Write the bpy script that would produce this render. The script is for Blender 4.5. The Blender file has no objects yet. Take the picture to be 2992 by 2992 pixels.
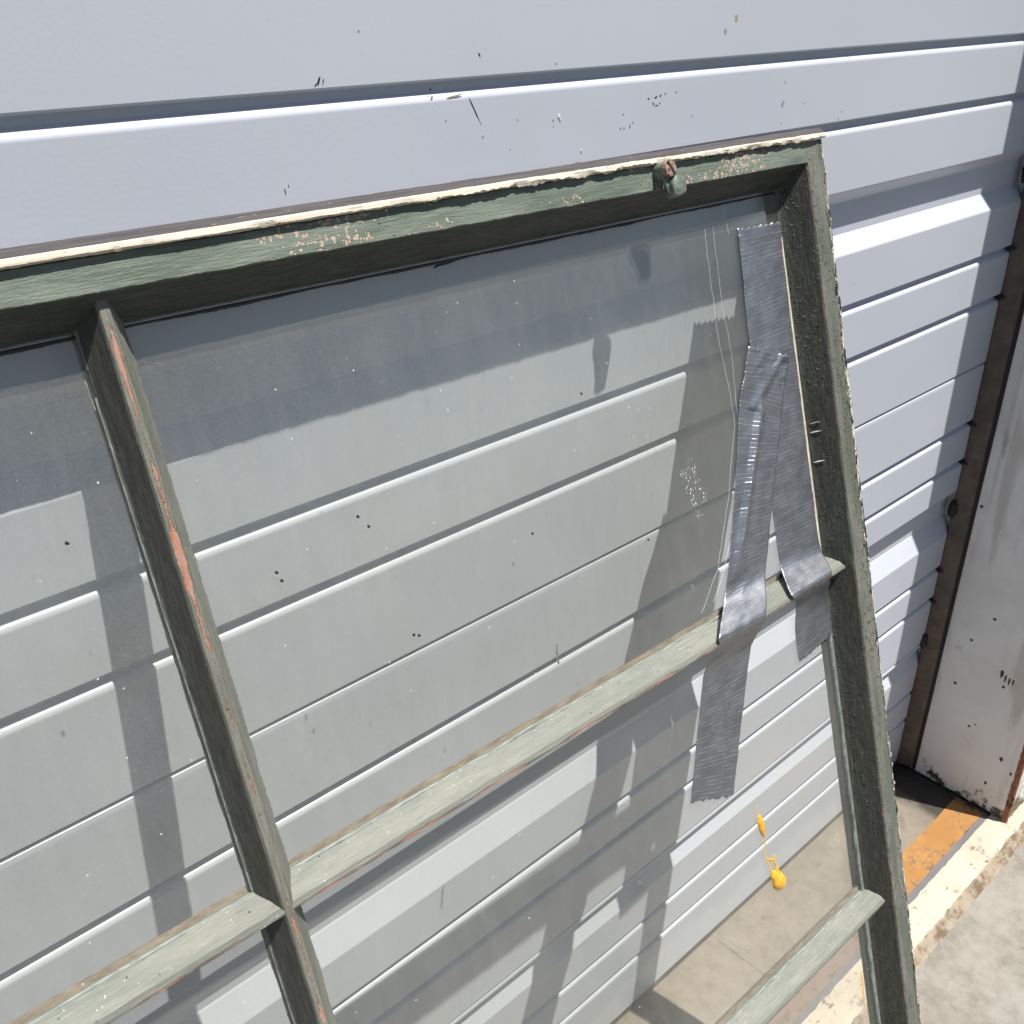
import bpy, bmesh, math, random
from mathutils import Vector, Matrix, noise, geometry
random.seed(7)
C = bpy.context.scene.collection
sc = bpy.context.scene

# ------------------------------------------------------------------ camera, sky, sun, exposure
cam_d = bpy.data.cameras.new('camera'); cam = bpy.data.objects.new('camera', cam_d); C.objects.link(cam)
sc.camera = cam
RX = Vector((0.76022, -0.64886, -0.03241)); RY = Vector((0.32970, 0.34234, 0.87983)); RZ = Vector((-0.55979, -0.67955, 0.47418))
M = Matrix((( RX.x, RY.x, RZ.x, 0.0), (RX.y, RY.y, RZ.y, -0.48), (RX.z, RY.z, RZ.z, 1.1294), (0, 0, 0, 1)))
cam.matrix_world = M
cam_d.sensor_width = 36; cam_d.lens = 2663.9/2992*36
cam_d.clip_start = 0.01; cam_d.clip_end = 200
w = bpy.data.worlds.new('World'); sc.world = w; w.use_nodes = True
nt = w.node_tree; bg = nt.nodes['Background']
sky = nt.nodes.new('ShaderNodeTexSky'); sky.sky_type = 'NISHITA'; sky.sun_disc = False
SUN = Vector((0.50, -1.0, 2.98)).normalized()
sky.sun_elevation = math.asin(SUN.z); sky.sun_rotation = math.atan2(SUN.x, SUN.y)
nt.links.new(sky.outputs[0], bg.inputs[0]); bg.inputs[1].default_value = 0.05
sl = bpy.data.lights.new('sun', 'SUN'); sl.energy = 5.0; sl.angle = math.radians(0.53); sl.color = (1.0, 0.965, 0.92)
so = bpy.data.objects.new('sun', sl); C.objects.link(so); so.rotation_euler = SUN.to_track_quat('Z', 'Y').to_euler()
sc.view_settings.view_transform = 'Standard'; sc.view_settings.look = 'None'
sc.view_settings.gamma = 1; sc.view_settings.exposure = 0.52
sc.view_settings.use_curve_mapping = False
sc.render.engine = 'CYCLES'
sc.cycles.transparent_max_bounces = 24; sc.cycles.max_bounces = 7

# ------------------------------------------------------------------ node helpers
class Mat:
    def __init__(s, name, rough=0.6, spec=0.5, metal=0.0):
        s.m = bpy.data.materials.new(name); s.m.use_nodes = True
        s.t = s.m.node_tree; s.b = s.t.nodes['Principled BSDF']; s.out = s.t.nodes['Material Output']
        s.b.inputs['Roughness'].default_value = rough; s.b.inputs['Metallic'].default_value = metal
        s.b.inputs['Specular IOR Level'].default_value = spec
        s.tc = s.t.nodes.new('ShaderNodeTexCoord')
    def n(s, k): return s.t.nodes.new(k)
    def l(s, a, b): s.t.links.new(a, b)
    def coord(s, kind='Object', scale=(1, 1, 1), loc=(0, 0, 0), rot=(0, 0, 0)):
        mp = s.n('ShaderNodeMapping'); mp.inputs['Scale'].default_value = scale
        mp.inputs['Location'].default_value = loc; mp.inputs['Rotation'].default_value = rot
        s.l(s.tc.outputs[kind], mp.inputs[0]); return mp.outputs[0]
    def noise(s, co, scale=5, detail=4, rough=0.55, dist=0.0):
        x = s.n('ShaderNodeTexNoise'); x.inputs['Scale'].default_value = scale; x.inputs['Detail'].default_value = detail
        x.inputs['Roughness'].default_value = rough; x.inputs['Distortion'].default_value = dist
        s.l(co, x.inputs['Vector']); return x.outputs['Fac']
    def voro(s, co, scale, feature='F1', rnd=1.0):
        x = s.n('ShaderNodeTexVoronoi'); x.feature = feature; x.inputs['Scale'].default_value = scale
        x.inputs['Randomness'].default_value = rnd; s.l(co, x.inputs['Vector']); return x
    def ramp(s, fac, lo, hi, a=0.0, b=1.0):
        x = s.n('ShaderNodeMapRange'); x.interpolation_type = 'SMOOTHSTEP'
        for k, v in ((1, lo), (2, hi), (3, a), (4, b)): x.inputs[k].default_value = v
        s.l(fac, x.inputs[0]); return x.outputs[0]
    def math(s, op, a, b=None):
        x = s.n('ShaderNodeMath'); x.operation = op
        for i, v in enumerate((a, b)):
            if v is None: continue
            if isinstance(v, (int, float)): x.inputs[i].default_value = v
            else: s.l(v, x.inputs[i])
        return x.outputs[0]
    def mix(s, fac, a, b):
        x = s.n('ShaderNodeMix'); x.data_type = 'RGBA'
        if isinstance(fac, (int, float)): x.inputs[0].default_value = fac
        else: s.l(fac, x.inputs[0])
        for i, v in ((6, a), (7, b)):
            if isinstance(v, tuple): x.inputs[i].default_value = (*v, 1)
            else: s.l(v, x.inputs[i])
        return x.outputs[2]
    def attr(s, name):
        x = s.n('ShaderNodeAttribute'); x.attribute_name = name; return x.outputs['Fac']
    def sep(s, co):
        x = s.n('ShaderNodeSeparateXYZ'); s.l(co, x.inputs[0]); return x.outputs
    def color(s, c):
        if isinstance(c, tuple): s.b.inputs['Base Color'].default_value = (*c, 1)
        else: s.l(c, s.b.inputs['Base Color'])
    def bump(s, h, strength=0.3, dist=0.001, prev=None):
        x = s.n('ShaderNodeBump'); x.inputs['Strength'].default_value = strength; x.inputs['Distance'].default_value = dist
        s.l(h, x.inputs['Height'])
        if prev is not None: s.l(prev, x.inputs['Normal'])
        s.l(x.outputs[0], s.b.inputs['Normal']); return x.outputs[0]
    def roughness(s, r): s.l(r, s.b.inputs['Roughness'])

# ------------------------------------------------------------------ materials
def old_paint(name, base, base2, wear_lo, wear_hi, dots=0.0, dust=0.1, bump=1.0, rough=0.5, pimples=False):
    """brushed oil paint over orange primer; 'wear' and 'chip' attributes say where it has gone"""
    m = Mat(name, rough, 0.32)
    uv = m.coord('UV')
    st = m.coord('UV', (60, 700, 1))
    brush = m.noise(st, 1.0, 5, 0.6, 0.6)
    big = m.noise(m.coord('UV', (14, 60, 1)), 1.0, 5, 0.6, 0.4)
    col = m.mix(m.ramp(big, 0.35, 0.68), base, base2)
    col = m.mix(m.math('MULTIPLY', m.ramp(brush, 0.52, 0.75), 0.35), col, tuple(min(1, c*1.5+0.03) for c in base2))
    col = m.mix(m.math('MULTIPLY', m.ramp(brush, 0.48, 0.25), 0.45), col, tuple(c*0.5 for c in base))
    fine = m.noise(m.coord('UV', (260, 900, 1)), 1.0, 6, 0.7)
    wn = m.math('ADD', m.math('MULTIPLY', fine, 0.55), m.math('MULTIPLY', m.noise(m.coord('UV', (30, 160, 1)), 1.0, 4, 0.6), 0.45))
    wmask = m.ramp(m.math('ADD', wn, m.attr('wear')), wear_lo, wear_hi)
    primer = m.mix(m.ramp(m.noise(m.coord('UV', (90, 300, 1)), 1.0, 4), 0.42, 0.6), (0.42, 0.25, 0.20), (0.46, 0.18, 0.10))
    primer = m.mix(m.ramp(fine, 0.45, 0.7), primer, (0.30, 0.25, 0.20))
    col = m.mix(wmask, col, primer)
    h = m.math('SUBTRACT', m.math('ADD', m.math('MULTIPLY', brush, 0.5), m.math('MULTIPLY', fine, 0.35)), m.math('MULTIPLY', wmask, 0.5))
    if dots > 0:
        uvd = m.coord('UV', (1, 1, 1))
        v = m.voro(uvd, 540)
        cl = m.ramp(m.math('ADD', m.attr('face'), m.noise(m.coord('UV', (14, 45, 1), (3.1, 1.7, 0)), 1.0, 3, 0.6)), 1.42, 1.60)
        rs = m.sep(v.outputs['Color'])
        rad = m.math('MULTIPLY', m.math('MULTIPLY', m.ramp(rs[0], 0.45, 1.0), m.math('MULTIPLY', m.attr('face'), 0.5)), m.math('ADD', m.math('MULTIPLY', cl, dots), 0.10))
        dm = m.ramp(m.math('SUBTRACT', m.math('ADD', v.outputs['Distance'], m.math('MULTIPLY', fine, 0.12)), rad), 0.06, -0.02)
        dc = m.mix(rs[1], (0.50, 0.30, 0.22), (0.46, 0.42, 0.33))
        col = m.mix(dm, col, dc)
        h = m.math('SUBTRACT', h, m.math('MULTIPLY', dm, 0.4))
    # little white specks of dirt and lichen
    sp = m.voro(m.coord('UV', (1, 1, 1), (0.31, 0.77, 0)), 380)
    ss = m.sep(sp.outputs['Color'])
    sm = m.math('MULTIPLY', m.ramp(sp.outputs['Distance'], 0.16, 0.08), m.ramp(ss[0], 1.0-dust, 1.0-dust+0.02))
    col = m.mix(sm, col, (0.62, 0.64, 0.54))
    # black grime in pits
    pit = m.voro(m.coord('UV', (170, 260, 1), (5, 2, 0)), 1.0)
    ps = m.sep(pit.outputs['Color'])
    pm = m.math('MULTIPLY', m.ramp(pit.outputs['Distance'], 0.13, 0.05), m.ramp(ps[1], 0.86, 0.9))
    col = m.mix(pm, col, (0.02, 0.02, 0.018))
    h = m.math('ADD', h, m.math('MULTIPLY', pm, -0.8))
    # painted shade first, then chips down to old cream paint and black undercoat at the arris
    shade_mask = m.ramp(m.math('ADD', m.attr('shade'), m.math('MULTIPLY', big, 0.3)), 0.55, 0.75, 0, 0.8)
    shade_col = m.mix(m.ramp(brush, 0.4, 0.62), (0.018, 0.018, 0.015), (0.048, 0.046, 0.039))
    col = m.mix(shade_mask, col, shade_col)  # shade of the sunless faces mixed into the colour, partly charcoal paint
    if pimples:
        pn = m.noise(m.coord('UV', (230, 330, 1), (1, 6, 0)), 1.0, 3, 0.55, 0.6)
        pz = m.ramp(m.noise(m.coord('UV', (12, 60, 1), (2, 6, 0)), 1.0, 3), 0.42, 0.6)
        h = m.math('ADD', h, m.math('MULTIPLY', m.math('MULTIPLY', m.ramp(pn, 0.55, 0.68), pz), 1.3))
        wv = m.noise(m.coord('UV', (40, 60, 1), (3, 3, 0)), 1.0, 4, 0.6)
        ce = m.voro(m.coord('UV', (16, 130, 1), (0, .4, 0)), 1.0, 'DISTANCE_TO_EDGE').outputs['Distance']
        ck = m.math('MULTIPLY', m.ramp(m.math('ADD', ce, m.math('MULTIPLY', wv, 0.06)), 0.052, 0.04), m.ramp(m.attr('chip'), 0.16, 0.34))
        col = m.mix(ck, col, (0.012, 0.012, 0.011)); h = m.math('SUBTRACT', h, m.math('MULTIPLY', ck, 1.2))
    cn = m.noise(m.coord('UV', (120, 500, 1), (9, 4, 0)), 1.0, 5, 0.65)
    ca = m.math('ADD', cn, m.attr('chip'))
    cm = m.ramp(ca, 0.98, 1.0)
    cc = m.mix(m.ramp(m.noise(m.coord('UV', (60, 220, 1), (2, 8, 0)), 1.0, 3), 0.50, 0.53), (0.66, 0.60, 0.48), (0.018, 0.018, 0.016))
    col = m.mix(cm, col, cc)
    h = m.math('SUBTRACT', h, m.math('MULTIPLY', cm, 0.9))
    m.color(col)
    m.roughness(m.ramp(fine, 0.2, 0.8, rough-0.12, rough+0.2))
    m.bump(h, min(1.0, 0.8*bump), 0.0013)
    return m.m

MAT = {}
MAT['rail'] = old_paint('green_sash_paint', (0.115, 0.145, 0.112), (0.180, 0.212, 0.172), 1.02, 1.10, dots=1.6, dust=0.05)
MAT['stile'] = old_paint('green_stile_paint', (0.110, 0.125, 0.098), (0.185, 0.182, 0.155), 1.00, 1.10, dots=0.35, dust=0.08, bump=1.4, rough=0.42, pimples=True)
MAT['muntin'] = old_paint('faded_muntin_paint', (0.165, 0.178, 0.150), (0.215, 0.218, 0.185), 0.98, 1.10, dots=0.0, dust=0.22)
MAT['muntin_dark'] = old_paint('faded_bar_paint', (0.155, 0.162, 0.132), (0.215, 0.21, 0.175), 0.98, 1.10, dots=0.0, dust=0.05)

def mk_cream():
    m = Mat('bare_cream_wood', 0.7)
    n1 = m.noise(m.coord('UV', (20, 900, 1)), 1.0, 5, 0.6)
    col = m.mix(m.ramp(n1, 0.35, 0.7), (0.50, 0.42, 0.32), (0.68, 0.63, 0.53))
    ch = m.noise(m.coord('UV', (90, 420, 1), (4, 1, 0)), 1.0, 5, 0.6)
    col = m.mix(m.ramp(ch, 0.64, 0.67), col, (0.05, 0.045, 0.04))
    m.color(col); m.bump(n1, 0.5, 0.0008); return m.m
MAT['cream'] = mk_cream()
def mk_weath():
    m = Mat('weathered_grey_wood', 0.75)
    n1 = m.noise(m.coord('UV', (14, 1100, 1)), 1.0, 6, 0.65)
    col = m.mix(m.ramp(n1, 0.3, 0.65), (0.028, 0.027, 0.030), (0.085, 0.075, 0.076))
    p = m.noise(m.coord('UV', (60, 300, 1)), 1.0, 5, 0.7)
    col = m.mix(m.ramp(p, 0.62, 0.70), col, (0.30, 0.24, 0.18))
    m.color(col); m.bump(n1, 0.7, 0.001); return m.m
MAT['weathered'] = mk_weath()
def mk_back():
    m = Mat('old_putty_behind_glass', 0.8)
    n1 = m.noise(m.coord('UV', (80, 300, 1)), 1.0, 5, 0.6)
    m.color(m.mix(m.ramp(n1, 0.35, 0.65), (0.24, 0.18, 0.13), (0.40, 0.33, 0.25))); m.bump(n1, 0.5, 0.001); return m.m
MAT['back'] = mk_back()
def mk_putty(name, a, b):
    m = Mat(name, 0.6)
    n1 = m.noise(m.coord('UV', (90, 300, 1)), 1.0, 5, 0.6)
    m.color(m.mix(m.ramp(n1, 0.4, 0.6), a, b)); m.bump(n1, 0.4, 0.0006); return m.m
MAT['putty'] = mk_putty('cream_putty', (0.50, 0.44, 0.34), (0.62, 0.58, 0.48))
MAT['putty_grey'] = mk_putty('grey_painted_putty', (0.15, 0.17, 0.155), (0.225, 0.25, 0.23))

def mk_glass():
    m = Mat('dusty_window_glass'); t = m.t; t.nodes.remove(m.b)
    tr = m.n('ShaderNodeBsdfTransparent'); tr.inputs[0].default_value = (0.955, 0.955, 0.93, 1)
    gl = m.n('ShaderNodeBsdfGlossy'); gl.inputs['Roughness'].default_value = 0.03
    gl.inputs['Color'].default_value = (0.9, 0.95, 1, 1)
    lw = m.n('ShaderNodeLayerWeight'); lw.inputs[0].default_value = 0.5
    f = m.math('ADD', m.math('MULTIPLY', m.math('POWER', lw.outputs['Facing'], 4.0), 0.8), 0.035)
    bu = m.n('ShaderNodeBump'); bu.inputs['Strength'].default_value = 0.25; bu.inputs['Distance'].default_value = 0.002
    m.l(m.noise(m.coord('Object', (1, 1, 1)), 14, 2, 0.4), bu.inputs['Height']); m.l(bu.outputs[0], gl.inputs['Normal'])
    mx = m.n('ShaderNodeMixShader'); m.l(f, mx.inputs[0]); m.l(tr.outputs[0], mx.inputs[1]); m.l(gl.outputs[0], mx.inputs[2])
    df = m.n('ShaderNodeBsdfDiffuse'); df.inputs[0].default_value = (0.68, 0.69, 0.65, 1)
    co = m.coord('Object')
    d1 = m.ramp(m.noise(co, 7, 5, 0.6), 0.3, 0.75, 0.024, 0.055)
    d2 = m.ramp(m.noise(m.coord('Object', (110, 40, 9)), 1.0, 5, 0.65), 0.35, 0.75, 0.0, 0.015)
    fine = m.ramp(m.noise(co, 900, 3, 0.6), 0.45, 0.8, 0.0, 0.05)
    v = m.voro(co, 105); vs = m.sep(v.outputs['Color'])
    clus = m.ramp(m.noise(co, 4, 3, 0.6), 0.40, 0.72, 0.95, 0.62)
    sp = m.math('MULTIPLY', m.ramp(v.outputs['Distance'], 0.075, 0.03), m.math('GREATER_THAN', vs[0], clus))
    v2 = m.voro(co, 230); vs2 = m.sep(v2.outputs['Color'])
    sp2 = m.math('MULTIPLY', m.ramp(v2.outputs['Distance'], 0.075, 0.03), m.math('GREATER_THAN', vs2[0], 0.90))
    sm = m.ramp(m.noise(m.coord('Object', (26, 26, 4), (3, 3, 3), (0, 0.3, 0)), 1.0, 5, 0.7, 1.0), 0.62, 0.8, 0, 0.05)
    tot = m.math('ADD', m.math('ADD', d1, d2), m.math('ADD', fine, sm))
    tot = m.math('MINIMUM', m.math('ADD', tot, m.math('MAXIMUM', m.math('MULTIPLY', sp, 0.9), m.math('MULTIPLY', sp2, 0.55))), 1.0)
    m2 = m.n('ShaderNodeMixShader'); m.l(tot, m2.inputs[0]); m.l(mx.outputs[0], m2.inputs[1]); m.l(df.outputs[0], m2.inputs[2])
    m.l(m2.outputs[0], m.out.inputs[0]); return m.m
MAT['glass'] = mk_glass()
def mk_crack():
    m = Mat('glass_crack', 0.2); m.color((0.75, 0.78, 0.76))
    m.b.inputs['Alpha'].default_value = 0.55; return m.m
MAT['crack'] = mk_crack()

def mk_tape():
    m = Mat('silver_duct_tape', 0.45, 0.5, 0.8)
    u = m.coord('UV')
    n1 = m.noise(m.coord('UV', (60, 60, 1)), 1.0, 4, 0.6)
    col = m.mix(m.ramp(n1, 0.3, 0.7), (0.27, 0.28, 0.30), (0.34, 0.355, 0.38))
    s = m.sep(u)
    # woven scrim: fine threads along, ridges across
    wx = m.math('SINE', m.math('MULTIPLY', s[0], 6.2832*900))
    jit = m.math('ADD', s[1], m.math('MULTIPLY', m.noise(m.coord('UV', (25, 25, 1)), 1.0, 2), 0.0012))
    wy = m.math('POWER', m.math('ABSOLUTE', m.math('SINE', m.math('MULTIPLY', jit, 3.1416*300))), 20.0)
    amp = m.noise(m.coord('UV', (70, 300, 1)), 1.0, 3, 0.6)
    wr = m.noise(m.coord('UV', (30, 170, 1), (2, 2, 0)), 1.0, 4, 0.6)
    h = m.math('ADD', m.math('ADD', m.math('MULTIPLY', wx, 0.07), m.math('MULTIPLY', m.math('MULTIPLY', wy, m.ramp(amp, 0.4, 0.65)), 0.55)), m.math('MULTIPLY', wr, 0.5))
    col = m.mix(m.math('MULTIPLY', m.math('MULTIPLY', wy, m.ramp(amp, 0.40, 0.6)), 0.6), col, (0.62, 0.62, 0.64))
    v = m.voro(u, 260); vs = m.sep(v.outputs['Color'])
    col = m.mix(m.math('MULTIPLY', m.ramp(v.outputs['Distance'], 0.1, 0.05), m.ramp(vs[0], 0.93, 0.95)), col, (0.8, 0.8, 0.8))
    m.color(col); m.bump(h, 0.42, 0.0008)
    m.roughness(m.ramp(n1, 0.3, 0.7, 0.32, 0.41)); return m.m
MAT['tape'] = mk_tape()

def mk_yellow():
    m = Mat('yellow_paint', 0.28, 0.5); m.color((0.72, 0.38, 0.035))
    m.b.inputs['Coat Weight'].default_value = 0.5
    m.bump(m.noise(m.coord(), 160, 3), 0.12, 0.001); return m.m
MAT['yellow'] = mk_yellow()

def mk_door():
    m = Mat('white_enamelled_steel', 0.32, 0.5)
    co = m.coord()
    n1 = m.noise(co, 2.2, 3, 0.5)
    col = m.mix(m.ramp(n1, 0.3, 0.7), (0.515, 0.545, 0.605), (0.55, 0.58, 0.64))
    st = m.noise(m.coord('Object', (30, 30, 2.0)), 1.0, 4, 0.6)
    col = m.mix(m.math('MULTIPLY', m.ramp(st, 0.48, 0.8), 0.32), col, (0.58, 0.57, 0.54))
    di = m.noise(m.coord('Object', (5, 5, 9), (1, 5, 2)), 1.0, 6, 0.7)
    col = m.mix(m.math('MULTIPLY', m.ramp(di, 0.58, 0.78), 0.35), col, (0.50, 0.48, 0.43))
    # tan and dark specks
    v = m.voro(m.coord('Object', (1, 1, 0.7)), 42); vs = m.sep(v.outputs['Color'])
    sm = m.math('MULTIPLY', m.ramp(v.outputs['Distance'], 0.055, 0.035), m.ramp(vs[0], 0.95, 0.96))
    col = m.mix(m.math('MULTIPLY', sm, 0.75), col, m.mix(vs[1], (0.30, 0.25, 0.17), (0.10, 0.10, 0.10)))
    v = m.voro(m.coord('Object', (1.3, 1, 0.8), (4, 4, 4)), 75); vs = m.sep(v.outputs['Color'])
    sm = m.math('MULTIPLY', m.ramp(v.outputs['Distance'], 0.07, 0.04), m.ramp(vs[0], 0.97, 0.975))
    col = m.mix(sm, col, (0.12, 0.12, 0.12))
    m.color(col)
    orange = m.noise(co, 420, 2, 0.5)
    wav = m.noise(co, 6, 2, 0.5)
    b1 = m.bump(orange, 0.08, 0.0005); m.bump(wav, 0.15, 0.005, b1)
    m.roughness(m.ramp(di, 0.3, 0.7, 0.28, 0.45)); return m.m
MAT['door'] = mk_door()
def simple(name, col, rough=0.6, metal=0.0, bump=0.3, scale=60, var=0.25, col2=None):
    m = Mat(name, rough, 0.5, metal)
    n1 = m.noise(m.coord(), scale, 5, 0.65)
    c2 = col2 or tuple(min(1, c*(1+var)) for c in col)
    m.color(m.mix(m.ramp(n1, 0.35, 0.68), tuple(c*(1-var) for c in col) if not col2 else col, c2))
    m.bump(n1, bump, 0.001); return m.m
MAT['black'] = simple('black_paint_fleck', (0.02, 0.02, 0.022), 0.5)
MAT['white'] = simple('white_paint_fleck', (0.75, 0.75, 0.75), 0.5)
MAT['tan'] = simple('tan_dirt_fleck', (0.36, 0.29, 0.19), 0.8)
MAT['rubber'] = simple('dirty_brown_rubber', (0.075, 0.055, 0.043), 0.55, 0, 0.5, 30, 0.3, (0.13, 0.10, 0.08))
MAT['dark_rubber'] = simple('black_rubber', (0.012, 0.012, 0.012), 0.6)
MAT['rust'] = simple('rust', (0.16, 0.055, 0.028), 0.85, 0, 0.8, 260, 0.3, (0.36, 0.15, 0.08))
MAT['rust_screw'] = simple('rusty_screw', (0.16, 0.05, 0.025), 0.6, 0.2, 0.9, 420, 0.3, (0.42, 0.34, 0.26))
MAT['latch'] = simple('green_painted_metal', (0.10, 0.125, 0.10), 0.42, 0, 0.4, 220, 0.2, (0.19, 0.23, 0.19))
MAT['brown_drip'] = simple('red_brown_splash', (0.075, 0.025, 0.016), 0.6)
MAT['debris'] = simple('black_grit', (0.02, 0.018, 0.016), 0.9, 0, 0.8, 200, 0.4, (0.10, 0.085, 0.07))

def mk_jamb():
    m = Mat('grimy_white_wall_paint', 0.45)
    co = m.coord()
    n1 = m.noise(co, 9, 6, 0.65)
    col = m.mix(m.ramp(n1, 0.35, 0.7), (0.74, 0.73, 0.71), (0.64, 0.62, 0.60))
    s = m.noise(m.coord('Object', (1, 26, 2.2), (0, 3, 0)), 1.0, 5, 0.6, 0.5)
    col = m.mix(m.math('MULTIPLY', m.ramp(s, 0.54, 0.66), 0.42), col, (0.30, 0.26, 0.20))
    g = m.noise(m.coord('Object', (1, 16, 9), (3, 0, 1)), 1.0, 6, 0.75, 0.7)
    col = m.mix(m.math('MULTIPLY', m.ramp(g, 0.60, 0.74), 0.55), col, (0.14, 0.13, 0.12))
    v = m.voro(m.coord('Object', (1, 1, 1), (0, 0.4, 0.2)), 38); vs = m.sep(v.outputs['Color'])
    sm = m.math('MULTIPLY', m.ramp(v.outputs['Distance'], 0.13, 0.08), m.ramp(vs[0], 0.93, 0.94))
    col = m.mix(sm, col, (0.06, 0.045, 0.035))
    z = m.sep(m.tc.outputs['Object'])[2]
    low = m.math('ADD', m.ramp(z, 0.10, 0.0, 0.0, 0.32), m.noise(co, 45, 6, 0.7))
    col = m.mix(m.ramp(low, 0.78, 0.90), col, (0.05, 0.04, 0.033))
    m.color(col); m.bump(m.noise(co, 60, 5, 0.6), 0.25, 0.0015); return m.m
MAT['jamb'] = mk_jamb()
def mk_wallfront():
    m = Mat('rough_white_render', 0.8)
    co = m.coord(); n1 = m.noise(co, 55, 6, 0.7)
    col = m.mix(m.ramp(n1, 0.35, 0.65), (0.64, 0.62, 0.58), (0.74, 0.73, 0.70))
    z = m.sep(m.tc.outputs['Object'])[2]
    low = m.math('ADD', m.ramp(z, 0.12, 0.0, 0.0, 0.30), m.noise(co, 30, 6, 0.7))
    col = m.mix(m.ramp(low, 0.72, 0.84), col, (0.20, 0.15, 0.10))
    m.color(col); m.bump(n1, 0.9, 0.004); return m.m
MAT['wallfront'] = mk_wallfront()

def mk_conc(name, a, b, stain, bump=0.5, crack=False, grit=0.9):
    m = Mat(name, 0.85, 0.3)
    co = m.coord()
    n0 = m.noise(co, 5, 6, 0.65); n1 = m.noise(co, 38, 6, 0.7); n2 = m.noise(co, 320, 4, 0.7)
    f = m.math('ADD', m.math('MULTIPLY', n0, 0.5), m.math('MULTIPLY', n1, 0.5))
    col = m.mix(m.ramp(f, 0.36, 0.62), a, b)
    col = m.mix(m.math('MULTIPLY', m.ramp(n2, 0.55, 0.75), 0.35), col, tuple(c*0.55 for c in a))
    s = m.noise(m.coord('Object', (1, 1, 1), (7, 2, 1)), 13, 6, 0.7, 0.8)
    col = m.mix(m.math('MULTIPLY', m.ramp(s, 0.58, 0.72), 0.6), col, stain)
    v = m.voro(co, 26); vs = m.sep(v.outputs['Color'])
    e = m.math('ADD', v.outputs['Distance'], m.math('MULTIPLY', n1, 0.2))
    sm = m.math('MULTIPLY', m.ramp(e, 0.22, 0.14), m.ramp(vs[0], grit, grit+0.02))
    col = m.mix(m.math('MULTIPLY', sm, 0.6), col, (0.13, 0.10, 0.075))
    h = m.math('ADD', m.math('MULTIPLY', n1, 0.7), m.math('MULTIPLY', n2, 0.4))
    if crack:
        c = m.voro(m.coord('Object', (1, 1, 1), (0.33, 0.2, 0)), 3.0, 'DISTANCE_TO_EDGE')
        w_ = m.math('ADD', c.outputs['Distance'], m.math('MULTIPLY', n1, 0.02))
        cm = m.ramp(w_, 0.016, 0.010)
        col = m.mix(m.math('MULTIPLY', cm, 0.5), col, (0.10, 0.085, 0.07)); h = m.math('SUBTRACT', h, cm)
    if crack:
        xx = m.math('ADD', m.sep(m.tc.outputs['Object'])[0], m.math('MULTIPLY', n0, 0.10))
        col = m.mix(m.ramp(m.math('ADD', xx, m.math('MULTIPLY', n1, 0.05)), 1.215, 1.25, 0, 0.88), col, (0.03, 0.026, 0.022))  # reveal's shadow darkened into the floor colour along the wall
    m.color(col); m.bump(h, bump, 0.0016); return m.m
MAT['floor'] = mk_conc('worn_concrete_floor', (0.17, 0.145, 0.112), (0.24, 0.208, 0.165), (0.125, 0.10, 0.072), crack=True)
MAT['pavement'] = mk_conc('pale_concrete_pavement', (0.185, 0.168, 0.138), (0.29, 0.27, 0.235), (0.13, 0.115, 0.085), grit=0.95)
MAT['unseen_ground'] = mk_conc('dark_unseen_ground', (0.045, 0.045, 0.045), (0.06, 0.06, 0.058), (0.03, 0.03, 0.03))
def mk_worn(name, paint, under, lo, hi, bump=0.6, paint2=None):
    m = Mat(name, 0.75, 0.35)
    co = m.coord(); n1 = m.noise(co, 60, 6, 0.7); n2 = m.noise(m.coord('Object', (30, 260, 1)), 1.0, 5, 0.7)
    big = m.noise(co, 14, 5, 0.6)
    f = m.math('ADD', m.math('MULTIPLY', n1, 0.5), m.math('ADD', m.math('MULTIPLY', n2, 0.25), m.math('MULTIPLY', big, 0.25)))
    p = m.mix(m.ramp(big, 0.35, 0.65), paint, paint2 or tuple(c*0.85 for c in paint))
    if name == 'worn_orange_paint':
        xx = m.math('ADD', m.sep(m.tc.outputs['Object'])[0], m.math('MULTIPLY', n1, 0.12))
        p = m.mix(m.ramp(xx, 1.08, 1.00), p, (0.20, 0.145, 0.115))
    col = m.mix(m.ramp(f, lo, hi), p, under)
    m.color(col); m.bump(f, bump, 0.002); return m.m
MAT['orange'] = mk_worn('worn_orange_paint', (0.32, 0.155, 0.045), (0.14, 0.10, 0.07), 0.50, 0.60, paint2=(0.37, 0.19, 0.06))
MAT['creamkerb'] = mk_worn('cream_painted_concrete', (0.53, 0.46, 0.36), (0.16, 0.12, 0.085), 0.54, 0.61, 0.8)
MAT['stepdirt'] = mk_worn('dirty_step_face', (0.15, 0.105, 0.07), (0.33, 0.28, 0.21), 0.44, 0.54, 1.0, (0.27, 0.19, 0.11))
MAT['greystrip'] = mk_worn('grey_painted_concrete', (0.16, 0.15, 0.15), (0.30, 0.25, 0.20), 0.54, 0.66)

# ------------------------------------------------------------------ object helpers
def link(name, verts, faces, mat, parent=None, uvs=None, attrs=None, mats=None, fmat=None, smooth=True, off=None):
    me = bpy.data.meshes.new(name); o = bpy.data.objects.new(name, me); C.objects.link(o)
    if parent is not None:
        o.parent = parent; d = Vector(off if off is not None else ROOT[parent.name]); ROOT[o.name] = tuple(d)
        verts = [Vector(v)-d for v in verts]
    me.from_pydata([tuple(v) for v in verts], [], faces)
    for m in (mats or [mat]): me.materials.append(m)
    if fmat: me.polygons.foreach_set('material_index', fmat)
    if uvs:
        l = me.uv_layers.new(name='UVMap')
        for i, lp in enumerate(me.loops): l.data[i].uv = uvs[lp.vertex_index]
    for k, vals in (attrs or {}).items():
        a = me.attributes.new(k, 'FLOAT', 'POINT'); a.data.foreach_set('value', vals)
    me.polygons.foreach_set('use_smooth', [smooth]*len(me.polygons))
    me.update(); return o
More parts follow.
